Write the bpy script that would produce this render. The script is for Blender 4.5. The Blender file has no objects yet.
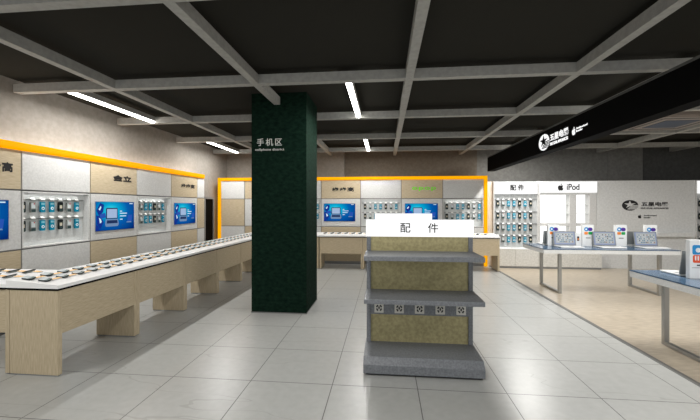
import bpy, bmesh, math, random
from mathutils import Matrix, Vector
random.seed(7)
S = bpy.context.scene
C = S.collection
PI = math.pi

# ------------------------------------------------------------------ materials
def srgb(r, g, b):
    def f(v):
        v /= 255.0
        return v / 12.92 if v <= .04045 else ((v + .055) / 1.055) ** 2.4
    return (f(r), f(g), f(b), 1)

def new_mat(name):
    m = bpy.data.materials.new(name); m.use_nodes = True
    nt = m.node_tree
    return m, nt, nt.nodes['Principled BSDF']

def N(nt, t, **kw):
    n = nt.nodes.new(t)
    for k, v in kw.items(): setattr(n, k, v)
    return n

def plain(name, col, rough=.5, metal=0, spec=.5):
    m, nt, b = new_mat(name)
    b.inputs['Base Color'].default_value = col
    b.inputs['Roughness'].default_value = rough
    b.inputs['Metallic'].default_value = metal
    b.inputs['Specular IOR Level'].default_value = spec
    return m

def speckle(name, c1, c2, scale=40, rough=.6, stretch=(1, 1, 1), spec=.3, detail=3, lo=.35, hi=.65, bump=0):
    m, nt, b = new_mat(name)
    tc = N(nt, 'ShaderNodeTexCoord'); mp = N(nt, 'ShaderNodeMapping')
    mp.inputs['Scale'].default_value = stretch
    no = N(nt, 'ShaderNodeTexNoise'); no.inputs['Scale'].default_value = scale; no.inputs['Detail'].default_value = detail
    cr = N(nt, 'ShaderNodeValToRGB')
    cr.color_ramp.elements[0].position = lo; cr.color_ramp.elements[0].color = c1
    cr.color_ramp.elements[1].position = hi; cr.color_ramp.elements[1].color = c2
    nt.links.new(tc.outputs['Object'], mp.inputs['Vector']); nt.links.new(mp.outputs['Vector'], no.inputs['Vector'])
    nt.links.new(no.outputs['Fac'], cr.inputs['Fac']); nt.links.new(cr.outputs['Color'], b.inputs['Base Color'])
    b.inputs['Roughness'].default_value = rough; b.inputs['Specular IOR Level'].default_value = spec
    if bump:
        bp = N(nt, 'ShaderNodeBump'); bp.inputs['Strength'].default_value = bump
        nt.links.new(no.outputs['Fac'], bp.inputs['Height']); nt.links.new(bp.outputs['Normal'], b.inputs['Normal'])
    return m

def emit(name, col, strength=1.0):
    m, nt, b = new_mat(name)
    b.inputs['Base Color'].default_value = (0.004, 0.004, 0.004, 1); b.inputs['Specular IOR Level'].default_value = .05; b.inputs['Roughness'].default_value = .6
    b.inputs['Emission Color'].default_value = col
    b.inputs['Emission Strength'].default_value = strength
    return m

M = {}
M['white_panel'] = speckle('white_panel', srgb(198, 198, 196), srgb(210, 210, 208), 40, .65)
M['niche'] = speckle('niche_grey', srgb(200, 203, 202), srgb(210, 213, 212), 40, .65)
M['joint'] = plain('joint_grey', srgb(122, 122, 121), .6)
M['wood_h'] = speckle('pale_wood_horizontal', srgb(177, 161, 133), srgb(203, 188, 160), 9, .55, (1.2, 1.2, 14), detail=6, lo=.3, hi=.7)
M['wood_v'] = speckle('pale_wood_vertical', srgb(177, 161, 133), srgb(205, 190, 162), 9, .5, (14, 14, 1.0), detail=6, lo=.3, hi=.7)
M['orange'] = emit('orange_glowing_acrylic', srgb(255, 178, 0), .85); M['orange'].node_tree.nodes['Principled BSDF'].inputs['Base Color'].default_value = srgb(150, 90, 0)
M['counter_top'] = plain('white_laminate', srgb(244, 244, 243), .35)
M['black'] = plain('black_trim', srgb(14, 14, 14), .4)
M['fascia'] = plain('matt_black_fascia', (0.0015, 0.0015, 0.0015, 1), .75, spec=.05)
M['ceiling'] = plain('dark_ceiling_paint', srgb(50, 49, 45), .95, spec=.02)
M['beam'] = speckle('grey_beam_paint', srgb(158, 157, 152), srgb(170, 169, 164), 18, .65)
M['wall'] = speckle('wall_paint', srgb(140, 135, 128), srgb(150, 145, 138), 14, .8, spec=.1)
M['beige_wall'] = speckle('beige_wall_paint', srgb(208, 198, 182), srgb(216, 206, 190), 14, .8, spec=.1)
M['wall_dark'] = speckle('taupe_wall', srgb(112, 104, 94), srgb(122, 114, 103), 14, .85, spec=.1)  # taupe tone, darker than the left bay of the back wall
M['wall_mid'] = speckle('mid_grey_wall', srgb(118, 117, 113), srgb(130, 129, 125), 14, .85, spec=.1)  # neutral grey tone for the right part of the back wall
M['wall_grey'] = speckle('charcoal_wall', srgb(82, 82, 80), srgb(90, 90, 88), 14, .85, spec=.1)  # darkest grey tone, far right of the back wall
M['green'] = speckle('dark_green_marble', srgb(8, 24, 18), srgb(24, 46, 35), 14, .85, (1, 1, 1.6), detail=8, lo=.3, hi=.72, spec=.05)
M['shelf_metal'] = speckle('dark_grey_metal', srgb(108, 111, 115), srgb(126, 129, 133), 60, .45)
M['olive'] = speckle('olive_board', srgb(156, 147, 108), srgb(180, 170, 128), 34, .7, detail=6)
M['sign_white'] = emit('sign_white', (1, 1, 1, 1), 1.15)
M['tube'] = emit('tube_glow', (1, .98, .94, 1), 14)
M['led'] = emit('led_glow', (1, .93, .8, 1), 3)
M['niche_led'] = emit('niche_led_glow', (1, .98, .95, 1), .6)
M['letter_black'] = plain('black_lettering', srgb(15, 15, 15), .5)
M['letter_grey'] = plain('dark_grey_lettering', srgb(70, 70, 70), .5)
M['letter_green'] = plain('lime_lettering', srgb(120, 235, 30), .4)
M['letter_silver'] = plain('silver_lettering', srgb(225, 225, 220), .4)
M['letter_glow'] = emit('white_glowing_lettering', (1, 1, 1, 1), 1.0)
M['blue_glass'] = plain('blue_glass', srgb(70, 96, 122), .15)
M['table_frame'] = speckle('pale_grey_apron', srgb(206, 207, 206), srgb(216, 217, 216), 80, .45)
M['steel'] = plain('brushed_steel', srgb(165, 165, 162), .38, .75)
M['zone_strip'] = plain('grey_metal_strip', srgb(112, 112, 110), .4, .3)
M['skirt'] = plain('grey_kick', srgb(135, 137, 138), .4)
M['phone_black'] = plain('phone_black', srgb(20, 30, 32), .4, spec=.2)
M['phone_teal'] = plain('phone_slate', srgb(48, 70, 72), .4, spec=.2)
M['phone_blue'] = plain('player_blue', srgb(0, 130, 162), .55, spec=.1)
M['phone_silver'] = plain('phone_silver', srgb(135, 140, 136), .4, .1)
M['scr_pale'] = plain('pale_screen', srgb(205, 214, 216), .15)
M['lcd_grey'] = plain('slate_keys', srgb(110, 126, 126), .3)
M['scr_tan'] = plain('tan_screen', srgb(200, 192, 172), .3)
M['scr_cyan'] = plain('cyan_grey_screen', srgb(130, 190, 205), .3)
M['scr_white'] = plain('white_plastic', srgb(235, 237, 237), .3)
M['red'] = plain('red_mark', srgb(175, 40, 30), .4)
M['tag'] = plain('paper_tag', srgb(225, 225, 222), .6)
M['tag_orange'] = plain('orange_tag', srgb(252, 208, 145), .6)
M['bezel'] = plain('blue_silver_bezel', srgb(138, 150, 182), .3, .2)
M['lap_silver'] = plain('laptop_silver', srgb(190, 192, 194), .35, .4)
M['lap_white'] = plain('laptop_white', srgb(238, 238, 236), .3)
M['lap_back'] = plain('laptop_grey_back', srgb(136, 140, 140), .45, .2)
M['lap_scr'] = plain('laptop_display', srgb(170, 176, 178), .2)
M['i1'] = plain('icon_blue', srgb(60, 110, 140), .4); M['i2'] = plain('icon_brown', srgb(140, 80, 50), .4)
M['i3'] = plain('icon_pale', srgb(190, 192, 196), .4); M['i4'] = plain('icon_dark', srgb(60, 50, 55), .4)
M['g_cyan'] = plain('graphic_cyan', srgb(20, 140, 205), .4); M['g_purple'] = plain('graphic_purple', srgb(75, 45, 150), .4)
M['g_orange'] = plain('graphic_orange', srgb(240, 140, 60), .4); M['g_green'] = plain('graphic_green', srgb(20, 160, 80), .4)
M['g_navy'] = plain('graphic_navy', srgb(20, 40, 140), .4); M['g_red'] = plain('graphic_red', srgb(230, 80, 25), .4)
M['socket'] = plain('socket_white', srgb(200, 198, 190), .4)
M['door'] = plain('dark_door', srgb(9, 9, 8), .8, spec=.05)
M['ac_tan'] = plain('cassette_casing', srgb(150, 140, 132), .5); M['ac_blue'] = plain('cassette_filter', srgb(60, 72, 92), .5)
M['lit_white'] = emit('backlit_white', (1, 1, .99, 1), 1.5)
M['light_box'] = emit('lightbox_white', (1, 1, .99, 1), 1.1)
M['glass_shelf'] = plain('frosted_shelf', srgb(225, 230, 228), .2)
M['rack_grey'] = plain('rack_grey', srgb(178, 181, 181), .6)
M['cab'] = speckle('cabinet_front', srgb(205, 204, 198), srgb(220, 219, 214), 24, .55)
M['grey_wallpanel'] = speckle('grey_stipple_panel', srgb(206, 207, 206), srgb(218, 219, 218), 22, .6, detail=5)

def poster_mat():
    m, nt, b = new_mat('lit_blue_poster')
    tc = N(nt, 'ShaderNodeTexCoord'); mp = N(nt, 'ShaderNodeMapping')
    mp.inputs['Location'].default_value = (.12, 0, -.16); mp.inputs['Scale'].default_value = (1.0, 0, 1.6)
    ln = N(nt, 'ShaderNodeVectorMath', operation='LENGTH')
    cr = N(nt, 'ShaderNodeValToRGB')
    e = cr.color_ramp.elements
    e[0].position = 0.02; e[0].color = srgb(60, 235, 245)
    e[1].position = .75; e[1].color = srgb(0, 42, 118)
    x = e.new(.18); x.color = srgb(0, 172, 218)
    x = e.new(.40); x.color = srgb(0, 96, 180)
    nt.links.new(tc.outputs['Object'], mp.inputs['Vector']); nt.links.new(mp.outputs['Vector'], ln.inputs[0])
    nt.links.new(ln.outputs['Value'], cr.inputs['Fac']); nt.links.new(cr.outputs['Color'], b.inputs['Emission Color'])
    b.inputs['Emission Strength'].default_value = .85; b.inputs['Base Color'].default_value = (.0, .004, .008, 1); b.inputs['Roughness'].default_value = .6; b.inputs['Specular IOR Level'].default_value = .02
    return m
M['poster'] = poster_mat()
M['p_navy'] = emit('picture_navy', srgb(8, 50, 150), .8); M['p_pale'] = emit('picture_pale', srgb(175, 200, 235), .8)
M['p_silver'] = emit('picture_silver', srgb(120, 150, 190), .8); M['p_dark'] = emit('picture_dark', srgb(25, 50, 95), .8)
M['p_white'] = emit('picture_white', srgb(215, 240, 250), .9); M['p_blue'] = emit('picture_blue', srgb(40, 90, 190), .8)

def floor_mat():
    m, nt, b = new_mat('polished_stone_tiles')
    tc = N(nt, 'ShaderNodeTexCoord'); sp = N(nt, 'ShaderNodeSeparateXYZ')
    nt.links.new(tc.outputs['Object'], sp.inputs['Vector'])
    def line(sock, off, per, w):
        a = N(nt, 'ShaderNodeMath', operation='ADD'); a.inputs[1].default_value = -off + per * 40
        d = N(nt, 'ShaderNodeMath', operation='DIVIDE'); d.inputs[1].default_value = per
        f = N(nt, 'ShaderNodeMath', operation='FRACT')
        s = N(nt, 'ShaderNodeMath', operation='SUBTRACT'); s.inputs[1].default_value = .5
        ab = N(nt, 'ShaderNodeMath', operation='ABSOLUTE')
        g = N(nt, 'ShaderNodeMath', operation='GREATER_THAN'); g.inputs[1].default_value = .5 - w / per / 2
        nt.links.new(sock, a.inputs[0]); nt.links.new(a.outputs[0], d.inputs[0]); nt.links.new(d.outputs[0], f.inputs[0])
        nt.links.new(f.outputs[0], s.inputs[0]); nt.links.new(s.outputs[0], ab.inputs[0]); nt.links.new(ab.outputs[0], g.inputs[0])
        return g.outputs[0]
    lx = line(sp.outputs['X'], -1.262, .7775, .008); ly = line(sp.outputs['Y'], 3.205, .745, .008)
    mx = N(nt, 'ShaderNodeMath', operation='MAXIMUM'); nt.links.new(lx, mx.inputs[0]); nt.links.new(ly, mx.inputs[1])
    no = N(nt, 'ShaderNodeTexNoise'); no.inputs['Scale'].default_value = 14; no.inputs['Detail'].default_value = 4
    nt.links.new(tc.outputs['Object'], no.inputs['Vector'])
    cr = N(nt, 'ShaderNodeValToRGB')
    cr.color_ramp.elements[0].position = .3; cr.color_ramp.elements[0].color = srgb(163, 164, 161)
    cr.color_ramp.elements[1].position = .7; cr.color_ramp.elements[1].color = srgb(170, 171, 168)
    nt.links.new(no.outputs['Fac'], cr.inputs['Fac'])
    # thin wavering veins running across the tiles
    mp = N(nt, 'ShaderNodeMapping'); mp.inputs['Scale'].default_value = (.22, 1.1, 1)
    vn = N(nt, 'ShaderNodeTexNoise'); vn.inputs['Scale'].default_value = .5; vn.inputs['Detail'].default_value = 5; vn.inputs['Roughness'].default_value = .5
    nt.links.new(tc.outputs['Object'], mp.inputs['Vector']); nt.links.new(mp.outputs['Vector'], vn.inputs['Vector'])
    vs = N(nt, 'ShaderNodeMath', operation='SUBTRACT'); vs.inputs[1].default_value = .5
    va = N(nt, 'ShaderNodeMath', operation='ABSOLUTE'); vr = N(nt, 'ShaderNodeMath', operation='LESS_THAN'); vr.inputs[1].default_value = .0009
    nt.links.new(vn.outputs['Fac'], vs.inputs[0]); nt.links.new(vs.outputs[0], va.inputs[0]); nt.links.new(va.outputs[0], vr.inputs[0])
    vm = N(nt, 'ShaderNodeMath', operation='MULTIPLY'); vm.inputs[1].default_value = .3
    nt.links.new(vr.outputs[0], vm.inputs[0])
    m1 = N(nt, 'ShaderNodeMix', data_type='RGBA'); m1.inputs['B'].default_value = srgb(120, 118, 112)
    nt.links.new(vm.outputs[0], m1.inputs['Factor']); nt.links.new(cr.outputs['Color'], m1.inputs['A'])
    m2 = N(nt, 'ShaderNodeMix', data_type='RGBA'); m2.inputs['B'].default_value = srgb(84, 84, 81)
    nt.links.new(mx.outputs[0], m2.inputs['Factor']); nt.links.new(m1.outputs['Result'], m2.inputs['A'])
    nt.links.new(m2.outputs['Result'], b.inputs['Base Color'])
    rr = N(nt, 'ShaderNodeMapRange'); rr.inputs['To Min'].default_value = .305; rr.inputs['To Max'].default_value = .315
    nt.links.new(no.outputs['Fac'], rr.inputs['Value']); nt.links.new(rr.outputs['Result'], b.inputs['Roughness'])
    b.inputs['Specular IOR Level'].default_value = .55
    return m
M['floor'] = floor_mat()
M['floor_wood'] = speckle('beige_laminate', srgb(166, 154, 136), srgb(196, 184, 165), 7, .28, (1, 5, 1), spec=.5, detail=8, lo=.3, hi=.7)

# ------------------------------------------------------------------ mesh helpers
class MB:
    def __init__(self):
        self.v = []; self.f = []; self.mi = []
    def add(self, vs, fs, mi=0):
        o = len(self.v); self.v += [tuple(p) for p in vs]
        for f in fs: self.f.append(tuple(i + o for i in f)); self.mi.append(mi)
        return self
    def box(self, x0, x1, y0, y1, z0, z1, mi=0):
        vs = [(x0, y0, z0), (x1, y0, z0), (x1, y1, z0), (x0, y1, z0), (x0, y0, z1), (x1, y0, z1), (x1, y1, z1), (x0, y1, z1)]
        return self.add(vs, [(3, 2, 1, 0), (4, 5, 6, 7), (0, 1, 5, 4), (1, 2, 6, 5), (2, 3, 7, 6), (3, 0, 4, 7)], mi)
    def prism(self, pts, axis, a, b, mi=0):
        """polygon extruded along an axis; pts are the other two coordinates in order (xy, xz or yz)."""
        def mk(p, t):
            return {'x': (t, p[0], p[1]), 'y': (p[0], t, p[1]), 'z': (p[0], p[1], t)}[axis]
        n = len(pts)
        vs = [mk(p, a) for p in pts] + [mk(p, b) for p in pts]
        fs = [tuple(range(n)), tuple(range(2 * n - 1, n - 1, -1))] + [(i, i + n, (i + 1) % n + n, (i + 1) % n) for i in range(n)]
        return self.add(vs, fs, mi)
    def build(self, name, mats, parent=None, loc=(0, 0, 0), bevel=0, rz=0):
        me = bpy.data.meshes.new(name); me.from_pydata(self.v, [], self.f)
        if not isinstance(mats, (list, tuple)): mats = [mats]
        for m in mats: me.materials.append(m)
        for p, i in zip(me.polygons, self.mi): p.material_index = i
        bm = bmesh.new(); bm.from_mesh(me); bmesh.ops.recalc_face_normals(bm, faces=bm.faces); bm.to_mesh(me); bm.free()
        o = bpy.data.objects.new(name, me); C.objects.link(o); o.location = loc; o.rotation_euler.z = rz
        if parent: o.parent = parent
        if bevel:
            md = o.modifiers.new('bevel', 'BEVEL'); md.width = bevel; md.segments = 2; md.limit_method = 'ANGLE'
        return o

def tag(o, label, cat, group=None):
    o['label'] = label; o['category'] = cat
    if group: o['group'] = group
    return o
def thing(name, label, cat, loc=(0, 0, 0), rz=0, group=None):
    o = bpy.data.objects.new(name, None); C.objects.link(o); o.empty_display_size = .1
    o.location = loc; o.rotation_euler = (0, 0, rz)
    return tag(o, label, cat, group)
def struct(o):
    o['kind'] = 'structure'; return o
def copy_tree(o, parent=None):
    c = o.copy(); C.objects.link(c)
    if parent: c.parent = parent
    for ch in list(o.children): copy_tree(ch, c)
    return c

def ell(cx, cz, rx, rz, n=40):
    return [(cx + rx * math.cos(2 * PI * i / n), cz + rz * math.sin(2 * PI * i / n)) for i in range(n)]
def rrect(x0, x1, z0, z1, r, n=5):
    out = []
    for (cx, cz, a) in ((x1 - r, z1 - r, 0), (x0 + r, z1 - r, 90), (x0 + r, z0 + r, 180), (x1 - r, z0 + r, 270)):
        for k in range(n + 1):
            t = math.radians(a + 90 * k / n); out.append((cx + r * math.cos(t), cz + r * math.sin(t)))
    return out

def text(name, s, box, y, mat, parent, spacing=1.0, bold=0, depth=.006, fat=0):
    """writing fitted into box (x0,x1,z0,z1), standing on plane y and facing -y"""
    cu = bpy.data.curves.new(name, 'FONT'); cu.body = s; cu.space_character = spacing; cu.offset = bold; cu.extrude = .01
    t = bpy.data.objects.new(name, cu); C.objects.link(t)
    dg = bpy.context.evaluated_depsgraph_get(); dg.update()
    me = bpy.data.meshes.new_from_object(t.evaluated_get(dg))
    bpy.data.objects.remove(t); bpy.data.curves.remove(cu)
    xs = [v.co.x for v in me.vertices]; ys = [v.co.y for v in me.vertices]
    mx, Mx, my, My = min(xs), max(xs), min(ys), max(ys)
    for v in me.vertices:
        u = (v.co.x - mx) / (Mx - mx); w = (v.co.y - my) / (My - my); d = (v.co.z + .01) / .02
        v.co = (box[0] + u * (box[1] - box[0]), y - d * depth, box[2] + w * (box[3] - box[2]))
    if fat:                                   # heavier strokes
        bm = bmesh.new(); bm.from_mesh(me)
        base = list(bm.verts) + list(bm.edges) + list(bm.faces)
        for k, dz in enumerate((-fat, fat)):
            d = bmesh.ops.duplicate(bm, geom=base)
            for q in d['geom']:
                if isinstance(q, bmesh.types.BMVert): q.co.z += dz; q.co.y -= .0004 * (k + 1)
        bm.to_mesh(me); bm.free()
    me.name = name; me.materials.clear(); me.materials.append(mat)
    o = bpy.data.objects.new(name, me); C.objects.link(o); o.parent = parent
    return o

FRUIT = [(0, .33), (.12, .39), (.25, .40), (.36, .33), (.40, .27), (.31, .16), (.29, .03), (.34, -.10), (.44, -.17), (.36, -.34), (.25, -.47),
         (.14, -.49), (0, -.45), (-.14, -.49), (-.25, -.46), (-.38, -.28), (-.44, -.05), (-.43, .15), (-.33, .32), (-.18, .39)]
LEAF = [(0, .42), (.01, .54), (.08, .64), (.19, .70), (.18, .57), (.10, .46)]
def fruit_logo(parent, cx, cz, h, y, mat):
    k = h / 1.19
    mb = MB()
    mb.prism([(cx + a * k, cz + (b - .1) * k) for a, b in FRUIT], 'y', y - .005, y)
    mb.prism([(cx + a * k, cz + (b - .1) * k) for a, b in LEAF], 'y', y - .005, y)
    return mb.build('emblem', mat, parent)
def star_logo(parent, cx, cz, rx, rz, y, mat, mat2):
    MB().prism(ell(cx, cz, rx, rz), 'y', y - .005, y).build('emblem', mat, parent)
    mb = MB(); sx, sz = cx - .04 * rx, cz + .14 * rz
    pts = []
    for i in range(10):
        r = .74 if i % 2 == 0 else .27
        a = PI / 2 + i * PI / 5
        pts.append((sx + r * rx * math.cos(a), sz + r * rz * math.sin(a)))
    mb.prism(pts, 'y', y - .008, y - .004)
    for k in range(5):                       # speed stripes trailing the star to the right
        z0 = cz - .02 * rz - k * .17 * rz; xo = cx + (.05 - .10 * k) * rx
        x1 = cx + math.sqrt(max(0.05, 1 - ((z0 - cz) / rz) ** 2)) * rx * .99
        mb.prism([(xo, z0 - .05 * rz), (x1, z0 - .05 * rz), (x1, z0 + .06 * rz), (xo + .05 * rx, z0 + .06 * rz)], 'y', y - .008, y - .004)
    mb.build('star', mat2, parent)

# ------------------------------------------------------------------ camera (eye 1.65 m, 90 degree lens, turned 5.7 degrees to the left)
F = 350.0; HH = 1.65; T = math.atan(35 / F)
cam = bpy.data.cameras.new('camera'); co = bpy.data.objects.new('camera', cam); C.objects.link(co)
cam.sensor_fit = 'HORIZONTAL'; cam.sensor_width = 36; cam.lens = 18.0
co.location = (0, 0, HH); co.rotation_euler = (PI / 2, 0, T)
cam.shift_y = -(210 - 206.3) / 700.0
cam.clip_start = .05
S.camera = co

# ------------------------------------------------------------------ setting
BYW = 9.99; ZC = 3.40; WL = -5.10; WB = 11.05; WR = 11.0; Y0 = -2.0
f = MB().box(WL, 2.86, Y0, WB, -.05, 0).build('floor', M['floor']); struct(f)
f = MB().box(2.92, WR, Y0, WB, -.05, 0).build('floor', M['floor_wood']); struct(f)
f = MB().box(2.86, 2.92, Y0, WB, -.05, .004).build('trim_1', M['zone_strip']); struct(f)
struct(MB().box(WL - .1, WR + .1, Y0, WB + .1, ZC, ZC + .05).build('ceiling', M['ceiling']))
struct(MB().box(WL - .1, WL, Y0, WB + .1, -.05, ZC).build('wall_left', M['wall']))
struct(MB().box(-1.295, 2.8, WB, WB + .1, -.05, ZC).build('wall_back', M['wall_dark']))
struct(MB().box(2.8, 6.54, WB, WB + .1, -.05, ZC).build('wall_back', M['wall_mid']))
struct(MB().box(2.80, 2.95, BYW, WB, -.05, 2.33).build('wall_back', M['beige_wall']))       # narrow beige return beside the orange post
struct(MB().box(WL, -1.27, 10.90, WB + .1, -.05, ZC).build('wall_back', M['wall']))       # pale projecting bay at the left
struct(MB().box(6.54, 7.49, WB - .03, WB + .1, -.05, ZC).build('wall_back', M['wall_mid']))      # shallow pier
struct(MB().box(7.49, WR, WB, WB + .1, -.05, ZC).build('wall_back', M['wall_grey']))
struct(MB().box(WR, WR + .1, Y0, WB + .1, -.05, ZC).build('wall_right', M['wall_dark']))
d = MB().box(WL + .0, WL + .05, 9.40, 9.86, 0, 1.86).build('door_1', M['door']); struct(d)
d = MB().box(WL, WL + .075, 9.34, 9.40, 0, 1.92).box(WL, WL + .075, 9.86, 9.92, 0, 1.92).box(WL, WL + .075, 9.40, 9.86, 1.86, 1.92).build('trim_2', M['joint']); struct(d)

# ceiling grid of square beams
n = 3
BZ0, BZ1 = 3.215, 3.33
for i, y in enumerate((.60, 2.44, 4.32, 6.19, 8.08, 9.94)):
    struct(MB().box(-5.08, WR, y, y + .10, BZ0, BZ1).build('trim_%d' % n, M['beam'])); n += 1
for x in (-3.66, -1.70, .25, 2.22, 4.19, 6.14, 8.1):
    y1 = 10.88
    if x == -1.70:
        struct(MB().box(x, x + .095, Y0, 5.25, BZ0 - .001, BZ1 - .001).build('trim_%d' % n, M['beam'])); n += 1
        struct(MB().box(x, x + .095, 6.11, 10.7, BZ0 - .001, BZ1 - .001).build('trim_%d' % n, M['beam'])); n += 1
    else:
        struct(MB().box(x, x + .095, Y0, y1, BZ0 - .001, BZ1 - .001).build('trim_%d' % n, M['beam'])); n += 1

# ------------------------------------------------------------------ tube lights (those in view first, then unseen ones added for brightness)
def area(name, loc, sx, sy, power, col=(1, .98, .95), rot=(0, 0, 0), spread=None):
    l = bpy.data.lights.new(name, 'AREA'); l.shape = 'RECTANGLE'; l.size = sx; l.size_y = sy; l.energy = power; l.color = col
    if spread: l.spread = spread
    o = bpy.data.objects.new(name, l); C.objects.link(o); o.location = loc; o.rotation_euler = rot
    return o
TUBE_W = 50
def tube(x, y0, y1, label, k=1.0):
    t = thing('tube_light', label, 'light', (x, (y0 + y1) / 2, BZ0), 0, 'slim ceiling tube lights')
    h = (y1 - y0) / 2
    MB().box(-.045, .045, -h, h, .03, .115).build('housing', M['beam'], t)
    MB().box(-.035, .035, -h, h, .004, .03).build('diffuser', M['tube'], t)
    a = area('tube_lamp', (x, (y0 + y1) / 2, BZ0 - .004), .06, (y1 - y0), TUBE_W * k); a.parent = None
tube(-4.34, 4.42, 6.18, 'bright slim tube light above the left wall nearest the camera')
tube(-4.34, 8.18, 9.93, 'bright slim tube light above the far end of the left wall')
tube(-.465, 4.42, 6.18, 'bright slim tube light right of the green column, larger of two')
tube(-.465, 8.18, 9.93, 'bright slim tube light near the back wall, right of the green column')
tube(3.5, 4.42, 6.18, 'unseen slim tube light added behind the black fascia, nearer one', 2.0)  # from here on unseen tubes, added to brighten the room
tube(3.5, 8.18, 9.93, 'unseen slim tube light added behind the black fascia, farther one', 2.0)
tube(-4.34, .72, 2.43, 'unseen slim tube light added above the near end of the left wall')
tube(-.465, .72, 2.43, 'slim tube light added overhead in the middle, out of the frame', 1.0)
tube(3.5, .72, 2.43, 'slim tube light added overhead at the right, out of the frame', 1.5)
tube(7.6, 4.42, 6.18, 'unseen slim tube light added over the far right of the shop', 2.0)

# ------------------------------------------------------------------ green column
c = thing('column', 'square dark green marbled column with silver characters near its top', 'column', (-2.065, 5.26, 0))
MB().box(0, .87, 0, .83, 0.012, ZC - .0).build('shaft', M['green'], c, bevel=.004)
MB().box(-.006, .876, -.006, .836, 0, .014).build('base_trim', M['joint'], c)
text('lettering', '手机区', (.09, .485, 2.585, 2.70), 0, M['letter_silver'], c, 1.35, .004)
text('lettering', 'cellphone district', (.065, .52, 2.50, 2.545), 0, M['letter_silver'], c, 1.1, .01)

# ------------------------------------------------------------------ display wall units
NICHE_W = .7
ZB, ZM, ZT, ZF = 1.07, 1.868, 2.40, 2.49
def unit(kinds, w, loc, rz, label, letters=None):
    """kinds = bottom, middle, top; middle may be 'tv' (solid panel) or 'niche'. local front faces -y"""
    u = thing('display_wall_unit', label, 'wall display', loc, rz, 'wall display units')
    g = .010; D = .2
    if kinds[1] != 'niche': MB().box(0, w, .012, D, .08, ZT).build('carcass', M['joint'], u)
    else:
        MB().box(0, w, .012, D, .08, ZB).build('carcass', M['joint'], u)
        MB().box(0, w, .012, D, ZM, ZT).build('carcass', M['joint'], u)
    MB().box(0, w, .015, D, 0, .08).build('kick_board', M['skirt'], u)
    mt = lambda k: M['wood_h'] if k == 'wood' else M['white_panel']
    MB().box(g, w - g, -.008, .012, .085, ZB - g).build('bottom_panel', mt(kinds[0]), u)
    MB().box(g, w - g, -.008, .012, ZM + g, ZT - .004).build('top_panel', mt(kinds[2]), u)
    if kinds[1] == 'niche':
        b = .028; dd = .10
        MB().box(g, b, -.008, D, ZB + g, ZM - g).box(w - b, w - g, -.008, D, ZB + g, ZM - g).box(b, w - b, -.008, D, ZB + g, ZB + b).box(b, w - b, -.008, D, ZM - b, ZM - g).build('niche_frame', M['white_panel'], u)
        MB().box(b, w - b, dd, D, ZB + b, ZM - b).build('niche_back', M['niche'], u)
        for zz in (1.735, 1.465): MB().box(b, w - b, dd - .012, dd, zz, zz + .015).build('tag_rail', M['phone_silver'], u)
    else:
        MB().box(g, w - g, -.008, .012, ZB + g, ZM - g).build('middle_panel', mt('wood' if kinds[1] == 'wood' else 'white'), u)
    if kinds[1] == 'niche':
        MB().box(.1, w - .1, .012, .03, ZM - b - .008, ZM - b).build('light_strip', M['niche_led'], u)
        lp = area('niche_lamp', (w / 2, .03, ZM - b - .010), w - .25, .02, NICHE_W, (1, .99, .97)); lp.parent = u
    if letters:
        s, x0, x1, z0, z1, m = letters
        text('lettering', s, (x0, x1, z0, z1), -.008, m, u, 1.12, .02, depth=.003, fat=.0 if m is M['letter_green'] else .006)
    return u

def screen(loc, rz, label):
    t = thing('lit_poster_screen', label, 'screen', loc, rz, 'blue product screens')
    W, H = .45, .25
    MB().box(-W - .008, W + .008, -.006, 0, -H - .008, H + .008).build('frame', M['phone_silver'], t)
    p = MB().box(-W, W, -.012, -.004, -H, H).build('picture', M['poster'], t)
    # pictured folding device
    mb = MB()
    mb.prism([(-.235, -.05), (.03, -.05), (.03, .13), (.015, .145), (-.215, .145), (-.235, .13)], 'y', -.015, -.012, 0)
    mb.prism([(-.215, -.035), (.012, -.035), (.012, .125), (-.215, .125)], 'y', -.017, -.015, 1)
    mb.prism([(-.24, -.055), (.035, -.055), (.055, -.15), (.03, -.185), (-.235, -.185), (-.255, -.15)], 'y', -.016, -.012, 2)
    mb.prism([(-.215, -.075), (.015, -.075), (.025, -.13), (-.225, -.13)], 'y', -.018, -.016, 3)
    mb.build('pictured_device', [M['p_dark'], M['p_pale'], M['p_silver'], M['p_dark']], p)
    mb = MB()
    mb.prism([(.27, -.11), (.38, -.11), (.395, .01), (.29, .01)], 'y', -.015, -.012, 0)
    mb.prism([(.25, -.13), (.38, -.13), (.37, -.11), (.26, -.11)], 'y', -.015, -.012, 1)
    mb.build('pictured_device', [M['p_blue'], M['p_silver']], p)
    mb = MB()
    for (pts, k) in (([(-.44, .10), (-.36, .23), (-.28, .20), (-.30, .08), (-.38, .0)], 0), ([(-.40, .12), (-.35, .18), (-.34, .15), (-.37, .10)], 1),
                     ([(-.44, .02), (-.36, .0), (-.29, -.10), (-.36, -.22), (-.43, -.12)], 0), ([(-.39, -.02), (-.35, -.05), (-.33, -.10), (-.37, -.12)], 1),
                     ([(-.38, .03), (-.26, .06), (-.24, -.02), (-.35, -.04)], 2), ([(-.45, -.14), (-.41, -.16), (-.37, -.25), (-.45, -.25)], 0)):
        mb.prism(pts, 'y', -.015 - .001 * k, -.012, k)
    mb.build('pictured_ribbon', [M['p_navy'], M['p_white'], M['p_blue']], p)
    mb = MB()
    for (x0, x1, z) in ((.09, .14, .085), (.09, .26, .045), (.09, .24, -.005), (.09, .15, -.065), (.33, .41, .225)):
        mb.box(x0, x1, -.015, -.012, z - .008, z + .008)
    mb.build('caption_lines', M['p_white'], p)
    return t

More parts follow.
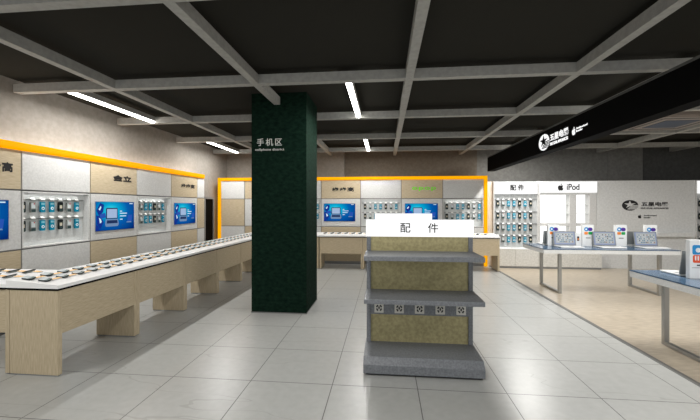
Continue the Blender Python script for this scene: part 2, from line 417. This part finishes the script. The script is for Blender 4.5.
SX = -4.87
LY = [3.14, 4.243, 5.347, 6.447, 7.555, 8.67, 9.03]
lw = [('wood', 'tv', 'wood'), ('white', 'niche', 'white'), ('wood', 'tv', 'wood'), ('white', 'niche', 'white'), ('wood', 'tv', 'wood'), ('white', 'wood', 'white')]
lt = [('步步高', .56, .99, 2.10, 2.215, M['letter_black']), None, ('金立', .49, .94, 2.115, 2.215, M['letter_black']), None, ('步步高', .39, .98, 2.105, 2.195, M['letter_black']), None]
ll = ['wood and white wall unit cut off by the left edge of the photo', 'white wall unit with phone niche nearest the camera on left wall',
      'wall unit lettered with two black characters on the left wall', 'white wall unit with phone niche between two screens on left wall',
      'wall unit with three black characters at far end of left wall', 'narrow white and wood end panel beside the dark doorway']
for i in range(6):
    unit(lw[i], LY[i + 1] - LY[i], (SX, LY[i], 0), PI / 2, ll[i], lt[i])
screen((SX + .008, 3.62, 1.477), PI / 2, 'glowing blue product screen cut off by the left edge')
screen((SX + .008, 5.895, 1.477), PI / 2, 'glowing blue product screen under the two black characters')
screen((SX + .008, 8.11, 1.475), PI / 2, 'glowing blue product screen at the far end of the left wall')

BY = 9.95
BX = [-4.84, -4.11, -2.97, -1.83, -.69, .455, 1.6, 2.71]
bw = [('white', 'wood', 'white'), ('wood', 'tv', 'wood'), ('white', 'niche', 'white'), ('wood', 'tv', 'wood'), ('white', 'niche', 'white'), ('wood', 'tv', 'wood'), ('white', 'niche', 'white')]
bt = [None, None, None, ('步步高', .315, .95, 2.075, 2.19, M['letter_black']), None, ('opop', .30, .96, 2.075, 2.19, M['letter_green']), None]
bl = ['white and wood wall unit in the left corner of the back wall', 'wood topped wall unit on the back wall behind the green column',
      'white niche wall unit half hidden right behind the green column', 'back wall unit with three black characters above its blue screen',
      'white niche wall unit between the two back wall screens', 'back wall unit with lime green lettering', 'white niche wall unit beside the right orange post']
for i in range(7):
    unit(bw[i], BX[i + 1] - BX[i], (BX[i], BY, 0), 0, bl[i], bt[i])
screen((-1.295, BY - .008, 1.475), 0, 'glowing blue product screen right of the green column')
screen((1.01, BY - .008, 1.475), 0, 'glowing blue product screen under the lime green lettering')

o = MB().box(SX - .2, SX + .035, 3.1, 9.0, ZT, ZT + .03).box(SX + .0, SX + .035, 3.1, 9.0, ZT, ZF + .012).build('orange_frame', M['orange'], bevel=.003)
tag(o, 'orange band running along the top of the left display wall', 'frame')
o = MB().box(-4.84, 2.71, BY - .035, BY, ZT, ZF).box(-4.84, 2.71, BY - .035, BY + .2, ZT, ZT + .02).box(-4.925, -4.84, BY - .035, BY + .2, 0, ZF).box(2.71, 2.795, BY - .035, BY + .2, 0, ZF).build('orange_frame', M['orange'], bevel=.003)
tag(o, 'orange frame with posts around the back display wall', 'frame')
# light strips lying on top of the display walls, washing the wall above
o = MB().box(SX - .17, SX - .13, 3.2, 8.9, ZT + .031, ZT + .045).build('light_strip', M['led']); tag(o, 'hidden light strip behind the orange band on the left wall', 'light', 'wall wash strips')
area('wash_lamp', (SX - .12, 6.0, ZT + .06), .05, 5.7, 13, (1, .95, .86), (PI, 0, 0))
o = MB().box(-4.7, 2.6, BY + .1, BY + .14, ZT + .021, ZT + .035).build('light_strip', M['led']); tag(o, 'hidden light strip behind the orange frame on the back wall', 'light', 'wall wash strips')

# ------------------------------------------------------------------ hanging handsets
def handset(kind):
    W, H = .036, .076
    if kind == 'dark':
        t = thing('display_phone', 'x', 'phone')
        MB().prism(rrect(-W, W, -H, H, .018), 'y', -.012, .008).build('body', M['phone_black'], t)
        MB().prism(rrect(-.020, .020, -.022, .026, .004), 'y', -.014, -.011).build('screen', M['scr_tan'], t)
        MB().prism(rrect(-.022, .022, -.060, -.030, .008), 'y', -.014, -.011).build('keypad', M['phone_teal'], t)
    elif kind == 'grey':
        t = thing('display_phone', 'x', 'phone')
        MB().prism(rrect(-W - .002, W + .002, -H, H * .9, .01), 'y', -.012, .008).build('body', M['phone_silver'], t)
        MB().prism(rrect(-.028, .028, -.02, .06, .004), 'y', -.014, -.011).build('screen', M['scr_pale'], t)
        MB().box(.004, .018, -.016, -.013, .035, .055).build('red_mark', M['red'], t)
        MB().prism(rrect(-.03, .03, -.07, -.032, .006), 'y', -.014, -.011).build('keypad', M['phone_teal'], t)
    else:
        t = thing('music_player', 'x', 'music player')
        MB().prism(rrect(-W, W, -H, H, .008), 'y', -.012, .008).build('body', M['phone_blue'], t)
        MB().prism(rrect(-.026, .026, .032, .062, .003), 'y', -.014, -.011).build('screen', M['scr_cyan'], t)
        w = MB().prism(ell(0, -.02, .023, .023, 24), 'y', -.014, -.011).build('click_wheel', M['scr_white'], t)
        MB().prism(ell(0, -.02, .011, .011, 16), 'y', -.016, -.013).build('centre_button', M['phone_blue'], w)
    MB().box(-.012, .012, .006, .032, -.01, .01).build('wall_peg', M['phone_silver'], t)
    return t
PROTO = {k: None for k in ('dark', 'grey', 'blue')}
FIRST = {}
def put(kind, loc, rz, label, group):
    if kind not in FIRST: o = FIRST[kind] = handset(kind)
    else: o = copy_tree(FIRST[kind])
    o.location = loc; o.rotation_euler = (0, 0, rz); o['label'] = label; o['group'] = group
    return o
WT = {}
def ptag(loc, rz, label, group):
    if 'm' not in WT:
        me = MB().add([(-.029, -.004, .014), (.029, -.004, .014), (.029, -.036, -.014), (-.029, -.036, -.014), (-.029, 0, .010), (.029, 0, .010), (.029, -.034, -.018), (-.029, -.034, -.018)],
                      [(0, 1, 2, 3), (7, 6, 5, 4), (0, 4, 5, 1), (1, 5, 6, 2), (2, 6, 7, 3), (3, 7, 4, 0)]).build('price_tag', M['tag'])
        WT['m'] = me; o = me
    else:
        o = WT['m'].copy(); C.objects.link(o)
    o.location = loc; o.rotation_euler = (0, 0, rz)
    return tag(o, label, 'price tag', group)

ORD = ['first', 'second', 'third', 'fourth', 'fifth', 'sixth', 'seventh', 'eighth', 'ninth', 'tenth', 'eleventh', 'twelfth', 'thirteenth', 'fourteenth', 'fifteenth',
       'sixteenth', 'seventeenth', 'eighteenth', 'nineteenth', 'twentieth']
for a in ORD[:9]: ORD.append('twenty-' + a)
ORD += ['thirtieth', 'thirty-first', 'thirty-second']
KN = {'dark': 'black bar handset', 'grey': 'silver handset with red mark', 'blue': 'blue music player'}
def rack(pattern, x_of, rows, place, peg, where, cols=None, group='handsets'):
    """place(u, z, off) -> location; u runs along the wall"""
    rn = {1: ['the only'], 2: ['upper', 'lower'], 4: ['top', 'second', 'third', 'bottom']}[len(rows)]
    for r, z in enumerate(rows):
        for i, k in enumerate(pattern):
            if cols and i not in cols: continue
            loc, rz = place(x_of(i), z)
            put(k, loc, rz, '%s %s in %s row, %s' % (ORD[i], KN[k], rn[r], where), group)
            loc, rz = peg(x_of(i), z + .118)
            ptag(loc, rz, 'white tag above %s %s of %s row, %s' % (ORD[i], KN[k].split(' with')[0], rn[r], where), group + ' tags')
pat = ['dark', 'grey', 'blue', 'blue', 'dark', 'grey', 'blue']
dd = .10
def L(u, z): return (SX - dd + .0335, u, z), PI / 2
def LT(u, z): return (SX - dd + .014, u, z), PI / 2
def Bp(u, z): return (u, BY + dd - .0335, z), 0
def BT(u, z): return (u, BY + dd - .014, z), 0
rack(pat, lambda i: 4.318 + .1405 * i, (1.64, 1.375), L, LT, 'left wall niche near the camera', group='handsets in the near left niche')
rack(pat, lambda i: 6.52 + .1405 * i, (1.64, 1.375), L, LT, 'left wall niche by far screen', group='handsets in the far left niche')
rack(pat, lambda i: -2.85 + .150 * i, (1.64, 1.365), Bp, BT, 'back niche behind green column', cols=(4, 5, 6), group='handsets behind the column')
rack(pat, lambda i: -.567 + .1475 * i, (1.64, 1.365), Bp, BT, 'back niche between screens', group='handsets between the back screens')
rack(pat, lambda i: 1.72 + .1475 * i, (1.64, 1.365), Bp, BT, 'back niche by right orange post', group='handsets by the orange post')

# ------------------------------------------------------------------ counters
def wedge(mb, axis, a, b, p):      # p: cross-section
    mb.prism(p, axis, a, b)
CL0, CL1 = 3.08, 9.60
xf, xb = -3.14, -3.70
t = thing('worktop', 'long white sloping counter top along the left wall covered with phones', 'counter top', (0, 0, 0))
MB().prism([(xb, .851), (xf, .851), (xf, .884), (xf - .01, .887), (xb, .925)], 'y', CL0, CL1).build('slab', M['counter_top'], t)
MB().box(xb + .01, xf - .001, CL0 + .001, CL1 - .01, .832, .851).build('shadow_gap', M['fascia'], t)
t = thing('worktop', 'short white sloping counter top at the left edge of photo', 'counter top', (0, 0, 0))
MB().prism([(3.64, .851), (3.08, .851), (3.08, .884), (3.09, .887), (3.64, .925)], 'x', -4.80, xb - .003).build('slab', M['counter_top'], t)
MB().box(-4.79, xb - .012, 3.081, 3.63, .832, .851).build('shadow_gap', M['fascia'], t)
t = thing('worktop', 'long white sloping counter top along the back display wall', 'counter top', (0, 0, 0))
MB().prism([(9.68, .851), (9.12, .851), (9.12, .884), (9.13, .887), (9.68, .925)], 'x', xf + .003, 2.88).build('slab', M['counter_top'], t)
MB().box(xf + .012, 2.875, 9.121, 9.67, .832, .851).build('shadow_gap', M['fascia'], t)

def counter_module(w, loc, rz, label):
    """local x along counter, front at y=0 facing -y"""
    t = thing('display_counter', label, 'counter', loc, rz, 'wooden display counters')
    MB().box(0, .045, 0, .52, 0.012, .832).build('end_panel', M['wood_v'], t, bevel=.002)
    MB().box(w - .045, w, 0, .52, 0.012, .832).build('end_panel', M['wood_v'], t, bevel=.002)
    MB().box(.045, w - .045, .004, .024, .405, .832).build('front_apron', M['wood_h'], t, bevel=.002)
    MB().box(.004, .041, .01, .51, 0, .012).build('foot_strip', M['skirt'], t)
    MB().box(w - .041, w - .004, .01, .51, 0, .012).build('foot_strip', M['skirt'], t)
    return t
for i in range(6):
    w = (CL1 - CL0) / 6 - .004
    # front faces +x: local x -> +y
    counter_module(w, (xf - .006, CL0 + .006 + i * (CL1 - CL0) / 6, 0), PI / 2, '%s wooden counter module of the long left counter, counted from the camera' % ORD[i])
counter_module(1.117, (-4.79, 3.088, 0), 0, 'wooden counter module at the left edge, meeting the long counter')
xs = [-1.725, -.585, .57, 1.72, 2.87]
names = ['wooden back counter module just right of the green column', 'wooden back counter module behind the gondola at its left', 'wooden back counter module hidden behind the gondola', 'wooden counter module at the right end of the back counter']
for i in range(4):
    counter_module(xs[i + 1] - xs[i] - .004, (xs[i] + .002, 9.128, 0), 0, names[i])
counter_module(1.12, (-2.87, 9.128, 0), 0, 'wooden back counter module hidden behind the green column')

# phones lying on the counters
CP = {}
def cphone(loc, rz, tilt, label, group):
    """lying handset; long axis local y, slope rises along +y"""
    if 'p' not in CP:
        t = thing('counter_phone', 'x', 'phone')
        def lean(o):
            for v in o.data.vertices:
                v.co.z += .006 + v.co.x * .27
            return o
        lean(MB().prism(rrect(-.030, .030, -.060, .060, .02), 'z', 0.004, .014).build('body', M['phone_black'], t, bevel=.003))
        lean(MB().prism(rrect(-.025, .027, -.020, .054, .012), 'z', .014, .0155).build('screen', M['scr_pale'], t))
        lean(MB().prism(rrect(-.023, .024, -.053, -.024, .008), 'z', .014, .0155).build('keypad', M['lcd_grey'], t))
        MB().prism([(-.026, 0), (.026, 0), (.026, .016), (-.026, .003)], 'y', -.04, .04).build('stand', M['phone_silver'], t)
        CP['p'] = t
    else: t = copy_tree(CP['p'])
    t.location = loc; t.rotation_euler = (Matrix.Rotation(tilt, 3, 'Y' if group.endswith('long left counter') else 'X') @ Matrix.Rotation(rz, 3, 'Z')).to_euler(); t['label'] = label; t['group'] = group
    if 't' not in CP:
        me = MB().box(-.022, .022, -.05, .05, 0, .008, 0).box(-.020, .020, -.046, .046, .008, .010, 1).build('price_card', [M['tag'], M['tag_orange']])
        CP['t'] = me
    return t
def pcard(loc, rz, tilt, label, group):
    if CP.get('u'): o = CP['t'].copy(); C.objects.link(o)
    else: o = CP['t']; CP['u'] = 1
    o.location = loc; o.rotation_euler = (Matrix.Rotation(SL, 3, 'Y' if group.endswith('long left counter') else 'X') @ Matrix.Rotation(rz, 3, 'Z')).to_euler()
    return tag(o, label, 'price card', group)
SL = math.atan2(.925 - .887, .55)
def zt(u): return .887 + (u / .55) * .038 + .0014      # u: distance back from the front edge
for r, (u, rn) in enumerate(((.235, 'front'), (.415, 'back'))):
    for i in range(31):
        y = 3.172 + .1888 * i
        if r == 1: y += 0.0
        # counter front faces +x -> phone's +y points to -x
        o = cphone((xf - u, y, zt(u)), PI / 2 + math.radians(random.uniform(-6, 6)), SL, '%s dark phone of the %s row on long left counter, counted from camera' % (ORD[i], 'aisle-side' if r == 0 else 'wall-side'), 'phones on the long left counter')
        if i < 30 or r == 0:
            pcard((xf - u + .02, y + .094, zt(u - .02) + .0005), 0, (0, SL * 1.0, 0), 'orange price card beside %s phone of %s row on long left counter' % (ORD[i], 'aisle-side' if r == 0 else 'wall-side'), 'price cards on the long left counter')
for r, u in enumerate((.23, .43)):
    for i in range(5):
        x = -3.93 - .19 * i
        cphone((x, 3.08 + u, zt(u)), math.radians(random.uniform(-14, -4)), SL, '%s dark phone of the %s row on left edge counter, counted from right' % (ORD[i], 'front' if r == 0 else 'rear'), 'phones on the left edge counter')
        pcard((x + .095, 3.08 + u + .01, zt(u + .01) + .0005), PI / 2 - .2, (0, SL, 0), 'orange price card right of %s phone of %s row, left edge counter' % (ORD[i], 'front' if r == 0 else 'rear'), 'price cards on the left edge counter')
for i in range(23):
    x = -1.62 + .192 * i
    if .35 < x < .75: pass
    cphone((x, 9.12 + .30, zt(.30) + .008), -.75, SL + .2, '%s dark phone on the back counter, counted from the green column' % ORD[i], 'phones on the back counter')
    pcard((x + .10, 9.12 + .30, zt(.30) + .0005), 0, (SL, 0, 0), 'orange price card right of %s phone on the back counter' % ORD[i], 'price cards on the back counter')

# ------------------------------------------------------------------ gondola with header sign
def gondola():
    t = thing('gondola_shelf', 'grey gondola with olive back panels and two shelves facing the camera', 'shelf', (-.2, 3.85, 0), 0, 'gondolas with white headers')
    W = 1.135
    MB().box(0, .045, 0, .07, .16, 1.33).build('post', M['shelf_metal'], t, bevel=.003)
    MB().box(W - .045, W, 0, .07, .16, 1.33).build('post', M['shelf_metal'], t, bevel=.003)
    MB().box(.045, W - .045, .02, .05, .16, 1.33).build('back_panel', M['olive'], t)
    # shelves: slightly wider than the posts
    for z in (1.165, .745):
        MB().prism([(-.445, z - .045), (-.43, z - .048), (.0, z - .012), (.0, z), (-.44, z), (-.445, z - .006)], 'x', -.005, W + .005).build('shelf_board', M['shelf_metal'], t, bevel=.002)
    # base with bevelled front
    MB().prism([(-.44, .02), (-.44, .105), (-.38, .165), (0.11, .165), (.11, .02)], 'x', -.012, W + .008).build('base_deck', M['shelf_metal'], t, bevel=.004)
    MB().box(.01, W - .01, -.41, .10, 0, .02).build('toe_kick', M['black'], t)
    s = MB().box(.045, W - .045, -.006, .02, .47, .60).build('power_strip', M['shelf_metal'], t)
    for k in range(5):
        x = .135 + .2185 * k
        q = MB().box(x - .05, x + .05, -.014, -.006, .488, .592).build('power_socket', M['socket'], s, bevel=.002)
        mb = MB(); zc = .54
        for (dx, dz, a) in ((-.02, .02, -.6), (.02, .02, .6), (-.02, -.018, .5), (.02, -.018, -.5), (0, .003, 0)):
            ca, sa = math.cos(a), math.sin(a)
            pts = [(x + dx + ca * px - sa * pz, zc + dz + sa * px + ca * pz) for px, pz in ((-.008, -.014), (.008, -.014), (.008, .014), (-.008, .014))]
            mb.prism(pts, 'y', -.0155, -.0138)
        mb.build('socket_slots', M['black'], q)
    h = MB().box(-.006, W + .006, -.01, .08, 1.32, 1.502).build('header_sign', M['sign_white'], t)
    text('lettering', '配', (.365, .475, 1.365, 1.468), -.01, M['letter_black'], h, 1, .012, depth=.004)
    text('lettering', '件', (.66, .77, 1.365, 1.468), -.01, M['letter_black'], h, 1, .012, depth=.004)
    return t
g1 = gondola()
g2 = copy_tree(g1); g2.location = (-.2, 7.17, 0); [bpy.data.objects.remove(q) for ch in g2.children if ch.name.startswith('header_sign') for q in list(ch.children)]; g2['label'] = 'second gondola behind the first, only its white header showing above'

# ------------------------------------------------------------------ black fascia
t = thing('fascia_sign', 'long black overhead fascia with white star logo and characters', 'sign', (2.85, 10.12, 0), -PI / 2)
# local x runs toward the camera (-Y world), local -y faces left (-X world)
LEN = 8.2
MB().box(0, LEN, 0, .19, 2.625, 3.0).build('fascia_board', M['fascia'], t)
MB().box(0, LEN, .0, .03, 3.0, 3.03).build('top_rail', M['wall_grey'], t)
MB().box(LEN - .6, LEN - .57, .09, .12, 3.0, ZC).build('hanger', M['fascia'], t)
fy = lambda Y: 10.12 - Y
star_logo(t, fy(6.62), 2.80, .205, .145, 0, M['letter_glow'], M['fascia'])
text('lettering', '五星电器', (fy(6.38), fy(5.77), 2.775, 2.895), 0, M['letter_glow'], t, 1.0, .025)
text('lettering', 'FIVE STAR APPLIANCES', (fy(6.38), fy(5.79), 2.70, 2.75), 0, M['letter_glow'], t, 1.0, .02)
fruit_logo(t, fy(5.62), 2.79, .12, 0, M['letter_glow'])
text('lettering', 'Authorised', (fy(5.55), fy(5.26), 2.80, 2.83), 0, M['letter_glow'], t)
text('lettering', 'Reseller', (fy(5.55), fy(5.38), 2.76, 2.79), 0, M['letter_glow'], t)

# ------------------------------------------------------------------ right hand back wall: accessory unit, backlit unit, grey panel
def accessory_unit(x0, label):
    t = thing('accessory_unit', label, 'display cabinet', (x0, BY, 0), 0, 'accessory display units')
    W = 1.18
    MB().box(0, .03, -.02, .3, .5, 2.33).box(W - .03, W, -.02, .3, .5, 2.33).build('side_frame', M['white_panel'], t)
    MB().box(.03, W - .03, .03, .3, .5, 2.33).build('back_panel', M['rack_grey'], t)
    for z in (1.84, 1.505, 1.18, .86): MB().box(.03, W - .03, .012, .03, z - .012, z + .012).build('tag_rail', M['skirt'], t)
    b = MB().box(.035, W - .035, -.05, .0, 1.985, 2.31).build('light_box', M['light_box'], t)
    text('lettering', '配 件', (.43, .79, 2.08, 2.24), -.05, M['letter_black'], b, 1.0, .03)
    MB().box(0, W, -.25, .3, .50, .525).build('counter_board', M['counter_top'], t, bevel=.002)
    MB().box(0, W, -.235, .3, .05, .50).build('carcass', M['joint'], t)
    MB().box(.004, .50, -.25, -.235, .055, .495).build('door', M['cab'], t)
    MB().box(.506, 1.08, -.25, -.235, .055, .495).build('door', M['cab'], t)
    MB().box(1.086, W, -.25, -.235, .055, .495).build('side_panel', M['cab'], t)
    MB().box(0, W, -.22, .3, 0, .05).build('toe_kick', M['skirt'], t)
    return t
a1 = accessory_unit(2.955, 'white accessory unit with lightbox and four phone rows beside orange post')
pat2 = ['dark', 'grey', 'blue', 'blue', 'dark', 'blue', 'dark']
PR = (1.725, 1.392, 1.066, .745)
def Rp(u, z): return (u, BY - .0035, z), 0
def RT(u, z): return (u, BY + .010, z), 0
rack(pat2, lambda i: 3.075 + .143 * i, PR, Rp, RT, 'white accessory unit', group='handsets on the accessory unit')
a2 = copy_tree(a1); a2.location = (8.03, BY, 0); a2['label'] = 'white accessory unit cut off by the right edge of the photo'
rack(['dark', 'grey'], lambda i: 8.14 + .143 * i, PR, Rp, RT, 'accessory unit at right edge', group='handsets at the right edge')

t = thing('backlit_display_unit', 'glowing white shelving unit under the lightbox with fruit emblem', 'display cabinet', (4.14, BY, 0), 0)
MB().box(0, 1.47, .25, .3, 0, 2.33).box(0, .05, 0, .25, .5, 2.0).box(.80, .97, -.004, .249, .5, 1.999).box(1.30, 1.47, -.004, .249, .5, 1.999).box(.05, 1.30, 0, .25, 1.12, 1.19).box(.05, 1.30, 0, .25, 1.965, 2.0).box(.05, 1.30, 0, .25, .5, .62).box(0, 1.47, -.001, .25, 2.0, 2.33).build('carcass', M['white_panel'], t)
for (x0, x1) in ((.05, .80), (.97, 1.30)):
    for (z0, z1) in ((1.19, 1.965), (.62, 1.12)):
        MB().box(x0, x1, .21, .25, z0, z1).build('light_panel', M['lit_white'], t)
    for z in (1.45, 1.70, .86):
        MB().box(x0, x1, .05, .21, z, z + .008).build('shelf', M['glass_shelf'], t)
b = MB().box(.035, 1.465, -.05, .0, 2.015, 2.31).build('light_box', M['light_box'], t)
fruit_logo(b, .545, 2.165, .19, -.05, M['letter_black'])
text('lettering', 'iPod', (.70, 1.02, 2.085, 2.25), -.05, M['letter_black'], b, 1.0, .018)
MB().box(0, 1.47, -.25, .25, .50, .525).build('counter_board', M['counter_top'], t, bevel=.002)
MB().box(0, 1.47, -.24, .25, .05, .50).build('base_cabinet', M['cab'], t)
MB().box(0, 1.47, -.22, .25, 0, .05).build('toe_kick', M['skirt'], t)

t = thing('sign_panel', 'grey stippled wall panel with black star logo and characters', 'wall panel', (5.615, BY, 0), 0)
MB().box(0, 2.41, 0, .3, 0.0, 2.33).build('board', M['grey_wallpanel'], t)
MB().box(1.35, 2.32, -.12, 0, .86, .965).build('ledge', M['grey_wallpanel'], t)
star_logo(t, .835, 1.675, .20, .14, 0, M['letter_black'], M['grey_wallpanel'])
text('lettering', '五星电器', (1.11, 1.77, 1.65, 1.765), 0, M['letter_black'], t, 1.0, .03)
text('lettering', 'FIVE STAR APPLIANCES', (1.10, 1.77, 1.575, 1.62), 0, M['letter_black'], t, 1.0, .02)
fruit_logo(t, 1.07, 1.385, .11, 0, M['letter_black'])
text('lettering', 'Authorised', (1.17, 1.48, 1.39, 1.425), 0, M['letter_black'], t, 1, .02)
text('lettering', 'Reseller', (1.17, 1.34, 1.335, 1.37), 0, M['letter_black'], t, 1, .02)

# ------------------------------------------------------------------ blue-topped tables
def table(x0, x1, y0, y1, label, xl, xr, yl0, yl1):
    t = thing('display_table', label, 'table', (x0, y0, 0), 0, 'blue glass topped tables')
    H = .855; a, b = x1 - x0, y1 - y0
    MB().box(0, a, 0, b, H - .012, H).build('glass_top', M['blue_glass'], t)
    MB().box(.004, a - .004, .004, b - .004, H - .085, H - .016).build('apron', M['table_frame'], t)
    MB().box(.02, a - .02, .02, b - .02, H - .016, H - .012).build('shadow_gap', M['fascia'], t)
    for xx in (xl, xr):
        X = xx - x0; p, q = yl0 - y0, yl1 - y0
        MB().box(X, X + .055, p, p + .05, 0, H - .085).build('leg', M['steel'], t, bevel=.003)
        MB().box(X, X + .055, q - .05, q, 0, H - .085).build('leg', M['steel'], t, bevel=.003)
        MB().box(X, X + .055, p + .05, q - .05, 0, .04).build('floor_runner', M['steel'], t, bevel=.003)
    return t
table(2.945, 5.30, 6.86, 7.86, 'blue glass display table with three laptops, farther from the camera', 3.265, 5.01, 6.97, 7.80)
table(3.05, 5.40, 3.70, 4.72, 'blue glass display table cut off by the right edge', 3.305, 5.08, 3.78, 4.56)

TZ = .855
LP = {}
def laptop(loc, rz, label, kind='front'):
    """hinge at origin; keyboard base toward -y"""
    if kind in LP: t = copy_tree(LP[kind])
    else:
        t = thing('laptop', 'x', 'laptop')
        W = .21; Dp = .31 if kind == 'front' else .28
        b = MB().box(-W, W, -Dp, .012, .004, .022).build('base', M['lap_white'], t, bevel=.004)
        MB().box(-W + .03, W - .03, -Dp * .52, -.03, .022, .0235).build('keyboard', M['lap_silver'], b)
        MB().box(-.05, .05, -Dp + .03, -Dp + .11, .022, .023).build('touchpad', M['lap_silver'], b)
        a = math.radians(10); ca, sa = math.cos(a), math.sin(a)
        def P(x, y, z): return (x, y * ca + z * sa, .024 + z * ca - y * sa)
        def pl(mb, x0, x1, y0, y1, z0, z1, mi=0):
            vs = [P(x0, y0, z0), P(x1, y0, z0), P(x1, y1, z0), P(x0, y1, z0), P(x0, y0, z1), P(x1, y0, z1), P(x1, y1, z1), P(x0, y1, z1)]
            mb.add(vs, [(3, 2, 1, 0), (4, 5, 6, 7), (0, 1, 5, 4), (1, 2, 6, 5), (2, 3, 7, 6), (3, 0, 4, 7)], mi)
        HL = .275
        mb = MB(); pl(mb, -W, W, -.004, .010, 0, HL)
        lid = mb.build('lid', M['lap_back'], t, bevel=.003)
        mb = MB(); pl(mb, -W + .016, W - .016, -.007, -.003, .012, HL - .014); mb.build('bezel', M['bezel'], lid)
        mb = MB(); pl(mb, -W + .04, W - .04, -.009, -.006, .04, HL - .03); d = mb.build('display', M['lap_scr'], lid)
        if kind == 'front':
            mb = MB(); rnd = random.Random(3)
            for i in range(11):
                for j in range(5):
                    if rnd.random() < .88:
                        x = -.145 + i * .029; z = .065 + j * .036
                        pl(mb, x - .008, x + .008, -.0105, -.0085, z - .009, z + .010, rnd.choice((0, 0, 1, 2, 2, 3, 0)))
            mb.build('screen_icons', [M['i1'], M['i2'], M['i3'], M['i4']], d)
        LP[kind] = t
    t.location = loc; t.rotation_euler = (0, 0, rz); t['label'] = label; t['group'] = 'laptops on the tables'
    return t
for i, (x, lab) in enumerate(((3.56, 'open laptop with icon grid screen, leftmost on the farther table'), (4.305, 'open laptop with icon grid screen, middle of the farther table'), (5.06, 'open laptop with icon grid screen, at right end of farther table'))):
    laptop((x, 7.35, TZ), 0, lab)
for i, (x, lab) in enumerate(((3.44, 'grey backed laptop facing the wall behind the leftmost front laptop'), (4.22, 'grey backed laptop facing the wall behind the middle front laptop'), (4.985, 'grey backed laptop facing wall behind the right front laptop'))):
    laptop((x, 7.575, TZ), PI, lab, 'back')
laptop((3.545, 4.345, TZ), PI, 'grey backed laptop facing away on the near right table', 'back')

BXP = {}
def pbox(loc, label, kind='far'):
    if kind in BXP: t = copy_tree(BXP[kind])
    else:
        t = thing('software_box', 'x', 'product box')
        W = .11; H = .425
        MB().box(-W, W, 0, .055, 0, H).build('carton', M['scr_white'], t, bevel=.003)
        mb = MB()
        if kind == 'far':
            mb.prism(ell(-.034, H - .09, .042, .042, 24), 'y', -.002, 0, 0)
            mb.prism(rrect(-.005, .082, H - .125, H - .055, .034), 'y', -.0025, 0, 1)
            mb.prism(ell(-.038, H - .09, .017, .017, 20), 'y', -.003, 0, 4)
            mb.prism(rrect(-.072, -.004, H - .195, H - .14, .012), 'y', -.003, 0, 2)
            mb.prism(rrect(.004, .074, H - .195, H - .14, .012), 'y', -.003, 0, 3)
            mb.build('cover_graphic', [M['g_cyan'], M['g_purple'], M['g_orange'], M['g_green'], M['scr_white']], t)
            MB().box(-.045, .045, -.002, 0, .155, .168).build('caption_line', M['letter_grey'], t)
        else:
            mb.prism(rrect(-.085, .0, H - .16, H - .055, .02), 'y', -.002, 0, 0)
            mb.prism(rrect(.002, .09, H - .16, H - .04, .02), 'y', -.0025, 0, 1)
            mb.prism(ell(-.028, H - .112, .026, .026, 20), 'y', -.004, 0, 3)
            mb.prism(rrect(-.08, .03, H - .25, H - .165, .015), 'y', -.003, 0, 2)
            for k in range(3): mb.prism(rrect(-.062 + k * .026, -.048 + k * .026, H - .225, H - .175, .005), 'y', -.004, 0, 3)
            mb.build('cover_graphic', [M['g_cyan'], M['g_navy'], M['g_red'], M['scr_white']], t)
            MB().box(-.04, .03, -.002, 0, .14, .155).box(-.09, .06, -.002, 0, .118, .122).build('caption_line', M['letter_grey'], t)
        BXP[kind] = t
    t.location = loc; t['label'] = label; t['group'] = 'white product boxes on the tables'
    return t
pbox((3.385, 7.435, TZ), 'white product box at the left end of the farther table')
pbox((4.045, 7.445, TZ), 'white product box standing between the left and middle laptops')
pbox((4.665, 7.45, TZ), 'white product box standing between the middle and right laptops')
pbox((5.215, 7.45, TZ), 'white product box half hidden behind the right laptop')
pbox((3.445, 4.20, TZ), 'large white product box with blue and orange graphic on near table', 'near')
t = thing('small_product_box', 'small white box with dark device picture behind leftmost laptop', 'product box', (3.865, 7.46, TZ))
MB().box(-.055, .055, 0, .04, 0, .26).build('carton', M['scr_white'], t, bevel=.003)
MB().box(-.02, .02, -.002, 0, .10, .19, 0).box(-.014, .014, -.003, 0, .12, .15, 1).build('cover_graphic', [M['i4'], M['g_orange']], t)

# ------------------------------------------------------------------ ceiling cassette
t = thing('ceiling_air_conditioner', 'square tan ceiling cassette with blue grey centre behind the fascia', 'air conditioner', (5.45, 7.3, 3.23))
MB().box(-.58, .58, -.58, .58, .02, .17).build('casing', M['ac_tan'], t, bevel=.01)
MB().box(-.56, .56, -.56, .56, 0, .02).build('face_plate', M['ac_tan'], t, bevel=.004)
MB().box(-.44, .44, -.47, -.42, -.003, 0).box(-.44, .44, .42, .47, -.003, 0).box(-.47, -.42, -.44, .44, -.003, 0).box(.42, .47, -.44, .44, -.003, 0).build('air_slot', M['black'], t)
MB().box(-.3, .3, -.3, .3, -.008, 0).build('filter_grille', M['ac_blue'], t)

# ------------------------------------------------------------------ light from the rest of the shop behind the viewer
w = bpy.data.worlds.new('world'); S.world = w; w.use_nodes = True
w.node_tree.nodes['Background'].inputs['Color'].default_value = (.97, .99, 1, 1)
w.node_tree.nodes['Background'].inputs['Strength'].default_value = .95

S.view_settings.view_transform = 'Standard'; S.view_settings.look = 'None'
S.view_settings.gamma = 1; S.view_settings.use_curve_mapping = False
S.view_settings.exposure = 0
